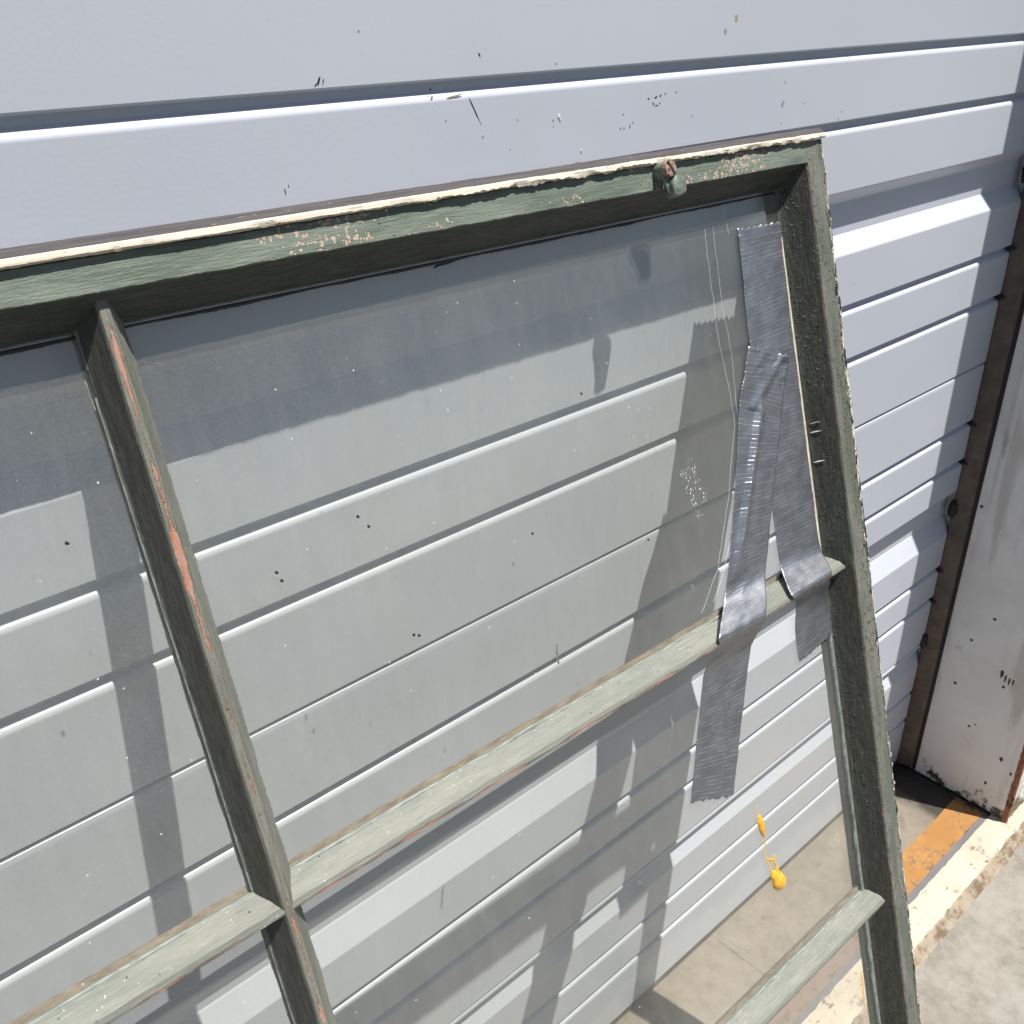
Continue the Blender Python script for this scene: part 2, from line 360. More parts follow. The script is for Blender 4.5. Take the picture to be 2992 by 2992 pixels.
ROOT = {}
def root(name, loc, label, cat, group=None):
    o = bpy.data.objects.new(name, None); C.objects.link(o); o.location = loc; o.empty_display_size = 0.05
    o['label'] = label; o['category'] = cat
    if group: o['group'] = group
    ROOT[o.name] = loc; return o
def nz(x, y=0.0, z=0.0): return noise.noise(Vector((x, y, z)))
def fbm(x, y=0.0, z=0.0, o=4):
    return sum(nz(x*2**i, y*2**i, z+7*i)/2**i for i in range(o))
def fix_normals(o):
    bm = bmesh.new(); bm.from_mesh(o.data); bmesh.ops.recalc_face_normals(bm, faces=bm.faces); bm.to_mesh(o.data); bm.free()
def box(name, x0, x1, y0, y1, z0, z1, mat, parent=None, bev=0.0):
    bm = bmesh.new(); bmesh.ops.create_cube(bm, size=1)
    for v in bm.verts: v.co = Vector((x0+(v.co.x+.5)*(x1-x0), y0+(v.co.y+.5)*(y1-y0), z0+(v.co.z+.5)*(z1-z0)))
    if bev: bmesh.ops.bevel(bm, geom=bm.edges[:], offset=bev, segments=2, affect='EDGES', profile=0.5)
    vs = [v.co.copy() for v in bm.verts]; fs = [[v.index for v in f.verts] for f in bm.faces]; bm.free()
    return link(name, vs, fs, mat, parent, smooth=False)

# ------------------------------------------------------------------ ground
def struct(o): o['kind'] = 'structure'; return o
def sheet(name, x0, x1, y0, y1, z, mat, nx=2, ny=2, amp=0.0, edge=0.0, thick=0.0):
    vs = []; fs = []
    for j in range(ny):
        for i in range(nx):
            x = x0+(x1-x0)*i/(nx-1); y = y0+(y1-y0)*j/(ny-1)
            if edge and j in (0, ny-1): y += edge*fbm(x*45, 3.3*j)
            vs.append((x, y, z+amp*fbm(x*9, y*9)))
    for j in range(ny-1):
        for i in range(nx-1): a = j*nx+i; fs.append([a, a+1, a+nx+1, a+nx])
    return struct(link(name, vs, fs, mat, smooth=True))
XR = 1.223
sheet('concrete_floor', -3.0, 3.0, -0.158, 1.0, -0.0006, MAT['floor'], 60, 12)
sheet('orange_line', -3.0, XR-0.0015, -0.146, -0.102, 0.0004, MAT['orange'], 700, 3, 0, 0.0016)
# cream painted edge of the slab with a rough step down to the pavement
def kerb_edge():
    n = 1100; prof = [(-0.1555, 0.0012), (-0.170, 0.0016), (-0.186, 0.0014), (-0.1955, 0.0004), (-0.1995, -0.003), (-0.203, -0.008), (-0.208, -0.0135), (-0.214, -0.018)]
    vs = []; fs = []; fm = []
    for i in range(n):
        x = -3.0+6.0*i/(n-1)
        for j, (y, z) in enumerate(prof):
            k = 0.0018 if j in (0,) else (0.0006 if j < 3 else 0.0026)
            vs.append((x, y+k*fbm(x*55, j*0.7), z+(0.0010 if j > 2 else 0.0002)*fbm(x*70, j*0.9, 5)))
    m = len(prof)
    for i in range(n-1):
        for j in range(m-1): a = i*m+j; fs.append([a, a+m, a+m+1, a+1]); fm.append(1 if j >= 3 else 0)
    o = link('kerb', vs, fs, None, mats=[MAT['creamkerb'], MAT['stepdirt']], fmat=fm); fix_normals(o)
    return struct(o)
kerb_edge()
sheet('floor_line_grey', -3.0, XR-0.0015, -0.158, -0.1465, 0.0003, MAT['greystrip'], 500, 3, 0, 0.0012).name = 'grey_line'
sheet('pavement', -3.0, 3.0, -1.0, -0.2095, -0.015, MAT['pavement'], 80, 40, 0.0006)
sheet('ground', -60, 60, -60, -1.0, -0.020, MAT['unseen_ground'], 2, 2)  # unseen ground, added dark to cut the light bounced onto the sash

# ------------------------------------------------------------------ garage door
door = root('garage_door', (0, 0, 0), 'white ribbed steel garage door behind the leaning window', 'garage door')
def arc(p, steps=1): return p
D6 = 0.0065
def narrow(zl, h=0.006, d=D6, lip=0.0045):
    """groove whose lower lip starts at zl; from top to bottom"""
    return [(0.0, zl+h+0.0012), (0.0012, zl+h+0.0003), (0.003, zl+h-0.0002), (d, zl+h-0.001), (d, zl+0.0005), (d-0.0005, zl), (0.0022, zl-0.0012), (0.0008, zl-lip*0.55), (0.0, zl-lip)]
def wide(zt, zb, zc, zd, d=0.0125):
    return [(0.0, zt+0.0006), (0.0006, zt-0.0004), (d-0.0006, zb), (d, zb-0.0010), (d, zc+0.001), (d-0.0008, zc), (0.0007, zd+0.0012), (0.0, zd)]
def section(name, zt, zb, feats, label=None):
    pts = [(0.012, zt), (0.0022, zt), (0.0006, zt-0.0012), (0.0, zt-0.0042)]
    for f in feats: pts += f
    pts += [(0.0, zb+0.0012), (0.0012, zb), (0.012, zb)]
    # insert extra points along long flats so the sheet can wave a little
    P = []
    for a, b in zip(pts, pts[1:]):
        P.append(a); n = int((a[1]-b[1])/0.02); L2 = math.hypot(a[0]-b[0], a[1]-b[1])
        if L2 > 0.008: P.append((a[0]+(b[0]-a[0])*.0009/L2, a[1]+(b[1]-a[1])*.0009/L2))
        for k in range(1, n+1): P.append((a[0]+(b[0]-a[0])*k/(n+1), a[1]+(b[1]-a[1])*k/(n+1)))
        if L2 > 0.008: P.append((b[0]-(b[0]-a[0])*.0009/L2, b[1]-(b[1]-a[1])*.0009/L2))
    P.append(pts[-1]); N = 90; vs = []; fs = []
    for i in range(N):
        x = -1.6+3.0*i/(N-1)
        for (y, z) in P: vs.append((x, y+0.0004*nz(x*3.1, z*5), z+0.00025*nz(x*2.3, z*9, 4)))
    m = len(P)
    for i in range(N-1):
        for j in range(m-1): a = i*m+j; fs.append([a, a+m, a+m+1, a+1])
    o = link(name, vs, fs, MAT['door'], door, smooth=True)
    fix_normals(o)
    if label: o['label'] = label
    for e in (): pass
    md = o.modifiers.new('edges', 'EDGE_SPLIT'); md.split_angle = math.radians(34)
    return o
up = section('door_section', 1.75, 0.7125, [narrow(1.330), narrow(1.0935), narrow(1.0345), wide(0.978, 0.9665, 0.9335, 0.917), narrow(0.8575), narrow(0.7965)], 'upper door section with ribs and a deep central recess')
mid = section('door_section', 0.7105, 0.2575, [narrow(0.6245), narrow(0.5665), wide(0.5225, 0.5115, 0.4775, 0.4515), narrow(0.391), narrow(0.337)], 'middle door section seen through the glass')
low = section('door_section', 0.2555, 0.0125, [wide(0.2505, 0.249, 0.246, 0.2155), narrow(0.156), narrow(0.099)], 'lowest door section standing just above the floor')
box('bottom_seal', -1.6, 1.3, 0.001, 0.018, 0.0005, 0.0118, MAT['rubber'], door)
box('door_back', -1.6, 1.3, 0.030, 0.034, 0.001, 1.75, MAT['door'], door)
# paint chips and scratches on the door face
def blotches(name, items, mat, parent, thick=0.0):
    vs = []; fs = []
    for (x, z, w_, h_, rot, seed) in items:
        n = 14; c = len(vs)
        rr = random.Random(seed*7.3); r = [rr.uniform(.45, 1.15) for k in range(n)]
        for k in range(n):
            a = 2*math.pi*k/n; px = math.cos(a)*w_/2*r[k]; pz = math.sin(a)*h_/2*r[k]
            X_, Z_ = x+px*math.cos(rot)-pz*math.sin(rot), z+px*math.sin(rot)+pz*math.cos(rot); vs.append((X_, 0.0004*nz(X_*3.1, Z_*5)-0.00016-thick, Z_))
        for k in range(n): vs.append((vs[c+k][0], vs[c+k][1]+thick+0.0003, vs[c+k][2]))
        fs.append(list(range(c+n-1, c-1, -1)))
        for k in range(n): fs.append([c+k, c+(k+1) % n, c+n+(k+1) % n, c+n+k])
    o = link(name, vs, fs, mat, parent, smooth=False); fix_normals(o); return o
chips = [(0.272, 1.1045, .0018, .0075, -.5, 1), (0.2745, 1.1035, .0010, .006, -.25, 2), (0.270, 1.1025, .001, .004, -.9, 3),
         (0.243, 1.051, .0009, .005, .1, 4), (0.2455, 1.0535, .0007, .003, 0, 5), (0.383, 1.112, .0016, .0035, .7, 6), (0.446, 1.104, .0014, .002, 0, 7),
         (0.536, 1.0772, .0035, .0016, .1, 8), (0.5435, 1.0776, .0040, .0022, .3, 9), (0.5485, 1.0783, .0035, .0022, .5, 10), (0.5535, 1.0792, .0022, .0018, 0, 11),
         (0.541, 1.0735, .0015, .004, .5, 12), (0.5445, 1.0722, .0045, .0013, .1, 13), (0.548, 1.0735, .0012, .003, -.6, 14), (0.5655, 1.0795, .003, .0011, .1, 15),
         (0.5075, 1.060, .0009, .003, .2, 16), (0.511, 1.0598, .0012, .002, 0, 17), (0.517, 1.0605, .0017, .0038, -.3, 18), (0.520, 1.0625, .0009, .004, .1, 19),
         (0.510, 1.069, .002, .001, 0, 20), (0.345, 1.0955, .002, .0022, 0, 21), (0.70, 1.078, .0008, .005, .1, 22), (0.73, 1.06, .002, .001, .1, 23),
         (0.692, 1.022, .001, .004, -.2, 24), (0.70, 1.047, .0016, .0016, 0, 25), (0.79, 1.049, .0012, .002, 0, 26), (0.405, 1.0565, .001, .001, 0, 27),
         (0.355, 1.0775, .001, .0014, 0, 28), (0.585, 1.062, .0007, .0028, 0, 29), (0.30, 1.127, .001, .0025, .2, 30)]
chips = [(a, b, c_*.72, d*.72, e, f) for a, b, c_, d, e, f in chips]
blotches('chipped_paint', chips, MAT['black'], up)
blotches('chipped_paint', [(0.448, 1.073, .0022, .0022, 0, 40), (0.449, 1.071, .001, .003, .3, 41), (0.469, 1.0492, .0016, .0018, 0, 42)], MAT['white'], up, 0.0003)
blotches('dirt_mark', [(0.362, 1.0905, .013, .0014, .1, 50), (0.346, 1.0912, .0016, .0016, 0, 51), (0.443, 1.0705, .0015, .002, 0, 52), (0.443, 1.067, .0009, .0013, 0, 56),
                       (0.63, 1.126, .004, .0055, .1, 53), (0.618, 1.117, .0028, .0045, .1, 54), (0.70, 1.062, .004, .006, -.3, 55), (0.383, 1.066, .0015, .0018, 0, 57), (0.412, 1.0735, .0012, .0013, 0, 58), (0.545, 1.0335, .004, .0018, 0.1, 59)], MAT['tan'], up)
# long scratch
blotches('scratch', [(0.3775, 1.0815, .0011, .0185, .50, 60)], MAT['black'], up)

# ------------------------------------------------------------------ building wall with the door reveal
wall = root('building_wall', (XR, -0.09, 0), 'grimy white painted wall return at the right of the garage door', 'wall')
YC = -0.176
def reveal():
    NY, NZ = 60, 420; vs = []; fs = []
    for j in range(NZ):
        z = 0.006+1.9*(j/(NZ-1))**1.6
        for i in range(NY):
            t_ = i/(NY-1); y = 0.04+(YC-0.04)*t_
            e = 0.0010*fbm(y*40, z*30) if z < 0.06 else 0.0
            x = XR+0.0006*fbm(y*14, z*9)+(0.0018*max(0, fbm(y*60, z*60)) if z < 0.02 else 0)
            vs.append((x, y, z+(0.003*fbm(y*70, 2) if j == 0 else 0)+e*0.3))
    for j in range(NZ-1):
        for i in range(NY-1): a = j*NY+i; fs.append([a, a+1, a+NY+1, a+NY])
    o = link('door_reveal', vs, fs, MAT['jamb'], wall); fix_normals(o); return o
reveal()
def front():
    NX, NZ = 240, 160; vs = []; fs = []
    for j in range(NZ):
        z = -0.016+1.9*(j/(NZ-1))**1.8
        for i in range(NX):
            x = XR+0.0035+0.9*(i/(NX-1))**1.7
            vs.append((x, YC-0.001-0.004*abs(fbm(x*60, z*60)), z))
    for j in range(NZ-1):
        for i in range(NX-1): a = j*NX+i; fs.append([a, a+1, a+NX+1, a+NX])
    o = link('wall_face', vs, fs, MAT['wallfront'], wall); fix_normals(o)
front()
def trim():
    vs = []; fs = []; NZ = 500; prof = [(XR-0.0006, YC+0.0045), (XR-0.0012, YC), (XR-0.0004, YC-0.0030), (XR+0.0035, YC-0.0040), (XR+0.0045, YC-0.001)]
    for j in range(NZ):
        z = 0.001+1.9*(j/(NZ-1))**1.6; q = 0.0014*fbm(z*60, 3) if z < .25 else 0
        for (x, y) in prof: vs.append((x, y+(q if y > YC else 0), z))
    m = len(prof)
    for j in range(NZ-1):
        for i in range(m-1): a = j*m+i; fs.append([a, a+1, a+m+1, a+m])
    o = link('corner_bead', vs, fs, MAT['rust'], wall); fix_normals(o); o['label'] = 'rusty metal corner bead'
trim()
box('wall_core', XR+0.006, XR+1.0, YC+0.004, 0.30, -0.018, 1.9, MAT['debris'], wall)
# brown rubber stop between door and reveal
def seal():
    vs = []; fs = []; NZ = 700
    prof = [(0.004, 0.0035), (-0.0025, 0.0040), (-0.0075, 0.0072), (-0.0085, 0.0105), (-0.006, 0.0135), (-0.0015, 0.015), (0.004, 0.0155)]
    for j in range(NZ):
        z = 0.010+1.80*j/(NZ-1); wv = 0.0011*fbm(z*38, 1)+0.0007*fbm(z*140, 2)
        # cross section: x offset from reveal, y; the flap edge reaches the door at y~0
        P = [(-0.0185-wv*1.8, -0.0016), (-0.0165-wv, -0.0060), (-0.0120, -0.0140), (-0.0075, -0.0205), (-0.0035, -0.0235), (-0.0008, -0.0240), (-0.0008, 0.004), (-0.0185-wv*1.8, 0.0005)]
        for (x, y) in P: vs.append((XR+x*0.52, y+0.0004*nz(z*30, x*100), z))
    m = 8
    for j in range(NZ-1):
        for i in range(m): a = j*m+i; b = j*m+(i+1) % m; fs.append([a, b, b+m, a+m])
    o = link('door_seal', vs, fs, MAT['rubber'], wall); fix_normals(o); o['label'] = 'brown rubber door seal'
    return o
se = seal()
box('seal_gap', XR-0.0012, XR+0.004, -0.0292, -0.0238, 0.008, 1.8, MAT['dark_rubber'], wall)
def flap(zc, s):
    vs = []; fs = []; n = 18; c = Vector((XR-0.012, -0.001, zc))
    bm = bmesh.new(); bmesh.ops.create_icosphere(bm, subdivisions=3, radius=1)
    for v in bm.verts:
        k = 1+0.35*fbm(v.co.x*2+zc*9, v.co.y*2, v.co.z*2)
        v.co = c+Vector((v.co.x*0.0065*s*k, v.co.y*0.006*k, v.co.z*0.013*s*k))
    vs = [v.co.copy() for v in bm.verts]; fs = [[v.index for v in f.verts] for f in bm.faces]; bm.free()
    link('rubber_pad', vs, fs, MAT['dark_rubber'], wall)
for zc, s in ((0.950, 1.05), (0.494, 1.1), (0.262, 1.0), (0.800, .25), (0.861, .22), (0.625, .22), (0.567, .2), (0.39, .22), (0.336, .22)): flap(zc, s)
def drips(items, mat, name):
    vs = []; fs = []
    for (y, z, w_, h_, s) in items:
        bm = bmesh.new(); bmesh.ops.create_icosphere(bm, subdivisions=3, radius=1)
        c = len(vs)
        for v in bm.verts:
            k = 1+0.5*fbm(v.co.y*2.2+s, v.co.z*2.2, s); t_ = (v.co.z+1)/2
            vs.append((XR-0.0003+v.co.x*0.0009, y+v.co.y*w_/2*k*(0.35+0.65*t_), z+v.co.z*h_/2*k))
        fs += [[c+v.index for v in f.verts] for f in bm.faces]; bm.free()
    link(name, vs, fs, mat, wall)
drips([(-0.117, 0.258, .006, .013, 1), (-0.123, 0.253, .003, .014, 2), (-0.129, 0.2505, .0035, .013, 3), (-0.1345, 0.252, .003, .010, 4)], MAT['brown_drip'], 'brown_splash')
drips([(-0.176, 0.038, .013, .022, 5), (-0.179, 0.052, .006, .010, 7)], MAT['brown_drip'], 'rust_patch')
drips([(-0.148, 0.112, .007, .008, 11), (-0.166, 0.095, .004, .006, 12), (-0.136, 0.055, .005, .006, 13), (-0.092, 0.142, .005, .004, 14), (-0.10, 0.150, .003, .003, 15)], MAT['debris'], 'dark_spot')
# grit lying in the corner under the reveal
def grit():
    vs = []; fs = []
    for k in range(620):
        y = -0.03-0.165*random.random()**1.1; x = XR-0.001-abs(random.gauss(0, 0.006 if y > -0.17 else 0.010)); r = random.uniform(0.0003, 0.0012)
        if y < -0.17: x = XR+random.uniform(-0.012, 0.09) if k % 2 else x; 
        if x > XR: y = YC-0.004-abs(random.gauss(0, 0.004))
        z0 = 0.0 if y > -0.2 else -0.014
        bm = bmesh.new(); bmesh.ops.create_icosphere(bm, subdivisions=1, radius=1); c = len(vs)
        for v in bm.verts:
            kk = random.uniform(0.6, 1.25); vs.append((x+v.co.x*r*kk*1.4, y+v.co.y*r*kk*1.4, z0+r*0.3+v.co.z*r*kk*0.8))
        fs += [[c+v.index for v in f.verts] for f in bm.faces]; bm.free()
    o = link('dirt', vs, fs, MAT['debris'], smooth=False); o['kind'] = 'stuff'; o['label'] = 'black grit and dirt in the corner at the foot of the white wall'; o['category'] = 'dirt'
grit()

# ------------------------------------------------------------------ the sash window
T = math.radians(17.5); SD = Vector((0, math.sin(T), math.cos(T))); NR = Vector((0, -math.cos(T), math.sin(T)))
P0 = Vector((0, -0.0317, 1.0397))
def F(u, v, w_):
    """sash coordinates in mm (across, up from the top edge, depth behind the front face) to metres"""
    b = v-u*(.008+.012*min(abs(v), 350)/350)
    a = u+b*(.0243+.0000243*u)
    return P0+Vector((a/1000, 0, 0))+SD*(b/1000)-NR*(w_/1000)
base = (0.12, -0.375, -0.015)
sash = root('window_sash', base, 'old green wooden sash window with taped cracked glass leaning on the door', 'window')
def bar(name, prof, s0, s1, along, mats, step=1.6, jit=0.25, seed=0.0, cap=True, zone=None, jz=None, facef=lambda q: 1.0, shade=None, cval=0.58):
    """prof: list of (offset, depth, wear, chip, jitter scale, material index); swept along 'u' or 'v' with profile offset in the other"""
    n = max(2, int(abs(s1-s0)/step)+1); m = len(prof); vs = []; fs = []; uv = []; we = []; ch = []; fm = []; fa = []; cr_ = []
    L_ = [0.0]
    for p, q in zip(prof, prof[1:]): L_.append(L_[-1]+math.hypot(p[0]-q[0], p[1]-q[1]))
    for i in range(n):
        s = s0+(s1-s0)*i/(n-1)
        for j, p in enumerate(prof):
            fa.append(facef(s) if prof[j][1] < 0.6 else 0.0); cr_.append(cval if shade and shade(prof[j]) else 0.0)
            k = jit*p[4]*(jz(s) if jz else 1.0)
            o_ = p[0]+k*fbm(s*0.055, seed+j*1.7, 0, 3)+k*0.55*nz(s*0.45, seed+j*2.9, 3)
            d_ = p[1]+k*0.6*fbm(s*0.05, seed+j*2.3, 9, 3)
            vs.append(F(s, o_, d_) if along == 'u' else F(o_, s, d_))
            uv.append((s/1000+seed, L_[j]/1000+seed*0.37)); we.append(p[2]+(0.20*nz(s*.03, seed)+0.12*nz(s*.11, seed) if p[2] > .2 else 0)); ch.append(p[3]*(1.0+(zone(s) if zone else 0)))
    for i in range(n-1):
        for j in range(m):
            k = (j+1) % m; a = i*m
            fs.append([a+j, a+k, a+m+k, a+m+j]); fm.append(prof[j][5])
    if cap:
        fs.append(list(range(m))); fm.append(0); fs.append([(n-1)*m+j for j in range(m)]); fm.append(0)
    o = link(name, vs, fs, None, sash, uvs=uv, attrs={'wear': we, 'chip': ch, 'face': fa, 'shade': cr_}, mats=mats, fmat=fm)
    fix_normals(o)
    md = o.modifiers.new('edges', 'EDGE_SPLIT'); md.split_angle = math.radians(38)
    return o
def densify(prof, step=2.2):
    out = []
    for i, p in enumerate(prof):
        out.append(p); q = prof[(i+1) % len(prof)]
        n = int(math.hypot(p[0]-q[0], p[1]-q[1])/step)
        for k in range(1, n+1):
            t_ = k/(n+1); out.append(tuple(p[e]+(q[e]-p[e])*t_ for e in range(2))+(p[2]*(1-t_)**3+q[2]*t_**3, p[3]*(1-t_)+q[3]*t_, min(p[4], q[4], 0.7) if i else .5, p[5]))
    return out
# top rail: green face, deep chamfer to the glass, square back
rail_p = densify([(2.0, 0.2, 0, .20, 1.2, 0), (-13.6, 0.0, .34, .05, 1.0, 0), (-28.4, 24.0, 0, 0, 1.2, 0), (-28.6, 36, 0, 0, .5, 0), (4.5, 36, 0, 0, .5, 0), (4.0, 4, 0, 0, .5, 0)])
bar('top_rail', rail_p, -451, 688.7, 'u', [MAT['rail']], 1.5, 0.55, 1.3, shade=lambda p: p[0] < -14.2 and p[1] > 0.8 and p[1] < 23.9, cval=1.0, facef=lambda q: 0.80+0.30*math.exp(-((q-270)/75)**2)+0.24*math.exp(-((q-440)/60)**2)+0.36*math.exp(-((q-590)/66)**2)-(0.12 if q < 120 else 0))  # underside chamfer gets its shade painted in
lip_p = [(9.4, 34, 0, 0, .4, 1), (12.4, 10, 0, 0, .9, 1), (11.4, 2, 0, 0, .6, 1), (6.5, -2.8, 0, 0, .5, 0), (5.4, -3.6, 0, 0, .4, 0), (3.2, -3.7, 0, 0, 2.2, 0), (2.3, -2.6, 0, 0, 2.4, 0), (2.6, 0.5, 0, 0, .5, 0), (4.2, 6, 0, 0, .3, 0), (4.2, 34, 0, 0, .3, 0)]
lp = bar('top_edge_strip', lip_p, -465, 712.0, 'u', [MAT['cream'], MAT['weathered']], 1.0, 0.85, 5.1, jz=lambda q: 0.22+0.68*max(0, min(1, (q-230)/160)))
lp['label'] = 'bare cream wooden edge along the top'
# stiles
def stile(out, inn, gl, sgn, seed):
    p = densify([(out, 1.4, .0, .62, 2.4, 0), (out-sgn*1.8, .2, .10, .58, 1.3, 0), (out-sgn*5.0, 0.0, .10, .36, .4, 0), (out-sgn*9.5, 0.0, .12, .12, .3, 0), (inn, 0.0, .50, 0, .8, 0), (inn-sgn*10.6, 20.5, 0, 0, .8, 0), (gl, 24.0, 0, 0, 1.0, 0), (gl, 36, 0, 0, .5, 0), (out, 36, 0, .3, .8, 0)])
    return bar('stile', p, 2.2, -1088, 'v', [MAT['stile']], 1.5, 0.62, seed, shade=lambda p: sgn > 0 and (p[0]-inn)*sgn < -0.8 and 1.5 < p[1] < 23.9, zone=lambda q: 0.42*max(0, 1-abs(q+215)/150)+0.22*fbm(q*.02, 3))  # right stile: inner chamfer carries painted shade
s1 = stile(713.0, 688.8, 674.2, 1, 2.2); s1['label'] = 'flaking green right stile with cream and black chipped edge'
stile(-465, -441, -427, -1, 3.7)
# bottom rail
br_p = densify([(-1040, 24, 0, 0, .8, 0), (-1052, 0, .2, 0, .8, 0), (-1087, 0, .1, .2, .8, 0), (-1087, 36, 0, 0, .5, 0), (-1040, 36, 0, 0, .5, 0)], 5)
bar('bottom_rail', br_p, -441, 688, 'u', [MAT['rail']], 3, 0.5, 8.1)
# muntins
def muntin(cc, s0, s1, along, seed, mt, hw=11.8, ridge=6.0, wr=(.36, .57, .34), bk=2.6, rh=1.3, shade=None):
    p = densify([(cc+rh, ridge, wr[2], 0, .7, 0), (cc+rh*.1, ridge-.3, wr[1], 0, .4, 0), (cc-rh, ridge, wr[0], 0, .7, 0), (cc-hw*0.55, 14.2, -.1, 0, .6, 0), (cc-hw, 23.6, 0, .15, 1.5, 0), (cc-hw+0.5, 27.4, 0, 0, .6, 1),
                 (cc-hw-1.2, 27.5, 0, 0, 1.5, 1), (cc-hw-.8, 29.5, 0, 0, .8, 1), (cc-7, 36, 0, 0, .4, 1), (cc+7, 36, 0, 0, .4, 1), (cc+hw+bk, 29.5, 0, 0, .8, 1), (cc+hw+bk+.8, 27.5, 0, 0, 1.5, 1), (cc+hw-0.5, 27.4, 0, 0, .6, 0),
                 (cc+hw, 23.6, 0, .15, 1.5, 0), (cc+hw*0.55, 14.2, -.1, 0, .6, 0)], 2.6)
    return bar('muntin', p, s0, s1, along, [mt, MAT['back']], 1.5, 0.55, seed, shade=shade)
mv = muntin(126, -16, -1062, 'v', 4.4, MAT['muntin_dark'], bk=-1.5, rh=2.3, shade=lambda p: p[0] < 126-2.5 and p[1] < 23.5); mv['label'] = 'upright glazing bar with orange primer showing along its ridge'  # left face darkened in colour as its shaded side
m1 = muntin(-352, -436, 683, 'u', 6.6, MAT['muntin'], 11.2, 6.7, (.60, .52, .30)); m1['label'] = 'upper cross bar of faded grey green wood'
m2 = muntin(-700.5, -436, 683, 'u', 7.9, MAT['muntin'], 11.0, 6.7, (.45, .4, .25)); m2['label'] = 'lower cross bar of faded grey green wood'

# glass panes
cols = [(-425.5, 115.3), (136.7, 672.0)]; rows = [(-30.2, -341.8), (-362.4, -690.4), (-710.8, -1038.5)]
panes = {}
for r, (v0, v1) in enumerate(rows):
    for c_, (u0, u1) in enumerate(cols):
        vs = []; fs = []
        e = 1.6
        for w_ in (24.2, 26.9):
            for (u, v) in ((u0-e, v0+e), (u1+e, v0+e), (u1+e, v1-e), (u0-e, v1-e)): vs.append(F(u, v, w_))
        fs = [[0, 1, 2, 3], [7, 6, 5, 4], [0, 4, 5, 1], [1, 5, 6, 2], [2, 6, 7, 3], [3, 7, 4, 0]]
        o = link('glass_pane', vs, fs, MAT['glass'], sash, smooth=False); fix_normals(o); panes[(r, c_)] = o
panes[(0, 1)]['label'] = 'cracked dusty pane with duct tape at its right side'
panes[(1, 1)]['label'] = 'dusty pane with a yellow paint drip'
def onglass(name, pane, verts, faces, mat, **k):
    o = link(name, verts, faces, mat, pane, off=base, **k); return o

# putty lines where the panes meet the wood
def putty(name, pts, w0, mat, seed, label=None):
    vs = []; fs = []; uv = []; P = []
    for (p, q) in zip(pts, pts[1:]):
        n = int(math.hypot(p[0]-q[0], p[1]-q[1])/1.2)+1
        for k in range(n): P.append((p[0]+(q[0]-p[0])*k/n, p[1]+(q[1]-p[1])*k/n, math.atan2(q[1]-p[1], q[0]-p[0])))
    for i, (u, v, a) in enumerate(P):
        s = i*1.2; wd = w0*(0.55+0.55*max(-.6, fbm(s*0.03, seed, 0, 4)))+0.15*w0*nz(s*.7, seed)
        wd = max(0.12, wd); nx, ny = -math.sin(a), math.cos(a)
        for (o_, d_) in ((-0.9, 24.3), (-0.9, 22.9), (wd*0.7, 23.2), (wd, 24.3)):
            vs.append(F(u+nx*o_, v+ny*o_, d_)); uv.append((s/1000, o_/1000+seed))
    for i in range(len(P)-1):
        for j in range(3): a = i*4+j; fs.append([a, a+4, a+5, a+1])
    o = link(name, vs, fs, mat, sash, uvs=uv); fix_normals(o)
    if label: o['label'] = label
putty('putty_gap', [(-420, -30.6), (672, -30.6)][::-1], 1.5, MAT['black'], 9.5)
putty('putty', [(673.6, -341), (673.6, -64)], 2.6, MAT['putty'], 1.0, 'cream putty line beside the duct tape')
putty('putty', [(673.6, -689), (673.6, -364)], 3.6, MAT['putty_grey'], 2.0, 'grey painted putty line of the lower right pane')
putty('putty', [(673.6, -1036), (673.6, -711)], 4.2, MAT['putty_grey'], 3.0)
putty('putty', [(114.6, -60), (114.6, -341)], 1.2, MAT['putty_grey'], 4.0); bpy.data.objects
putty('putty', [(114.6, -690), (114.6, -364)][::-1], 2.2, MAT['putty_grey'], 5.0)
putty('putty', [(671, -341.0), (138, -341.0)][::-1], 1.6, MAT['putty_grey'], 6.0)
putty('putty', [(113, -341.0), (-420, -341.0)][::-1], 1.1, MAT['putty_grey'], 7.0)
putty('putty', [(671, -689.8), (138, -689.8)][::-1], 2.2, MAT['putty_grey'], 8.0)

# ------------------------------------------------------------------ crack lines, scratches, marks on the glass
def ribbon2d(pts, wd, depth=24.0, seed=0, wob=0.6, thick=0.25):
    vs = []; fs = []; P = []
    for (p, q) in zip(pts, pts[1:]):
        n = max(1, int(math.hypot(p[0]-q[0], p[1]-q[1])/2.0))
        for k in range(n): P.append((p[0]+(q[0]-p[0])*k/n, p[1]+(q[1]-p[1])*k/n, math.atan2(q[1]-p[1], q[0]-p[0])))
    P.append((*pts[-1], P[-1][2]))
    for i, (u, v, a) in enumerate(P):
        nx, ny = -math.sin(a), math.cos(a); o_ = wob*fbm(i*0.11, seed, 0, 4); w_ = wd*(0.6+0.8*abs(nz(i*.3, seed+5)))
        vs += [F(u+nx*(o_-w_/2), v+ny*(o_-w_/2), depth), F(u+nx*o_, v+ny*o_, depth-thick), F(u+nx*(o_+w_/2), v+ny*(o_+w_/2), depth)]
    for i in range(len(P)-1): a = i*3; fs += [[a, a+3, a+4, a+1], [a+1, a+4, a+5, a+2]]
    return vs, fs
def inv(a, b):
    """measured plane position (mm) to sash u, v"""
    u, v = a, b
    for _ in range(12):
        v = b+u*(.008+.012*min(abs(v), 350)/350); u = a-b*(.0243+.0000243*u)
    return u, v
IV = lambda pts: [inv(*p) for p in pts]
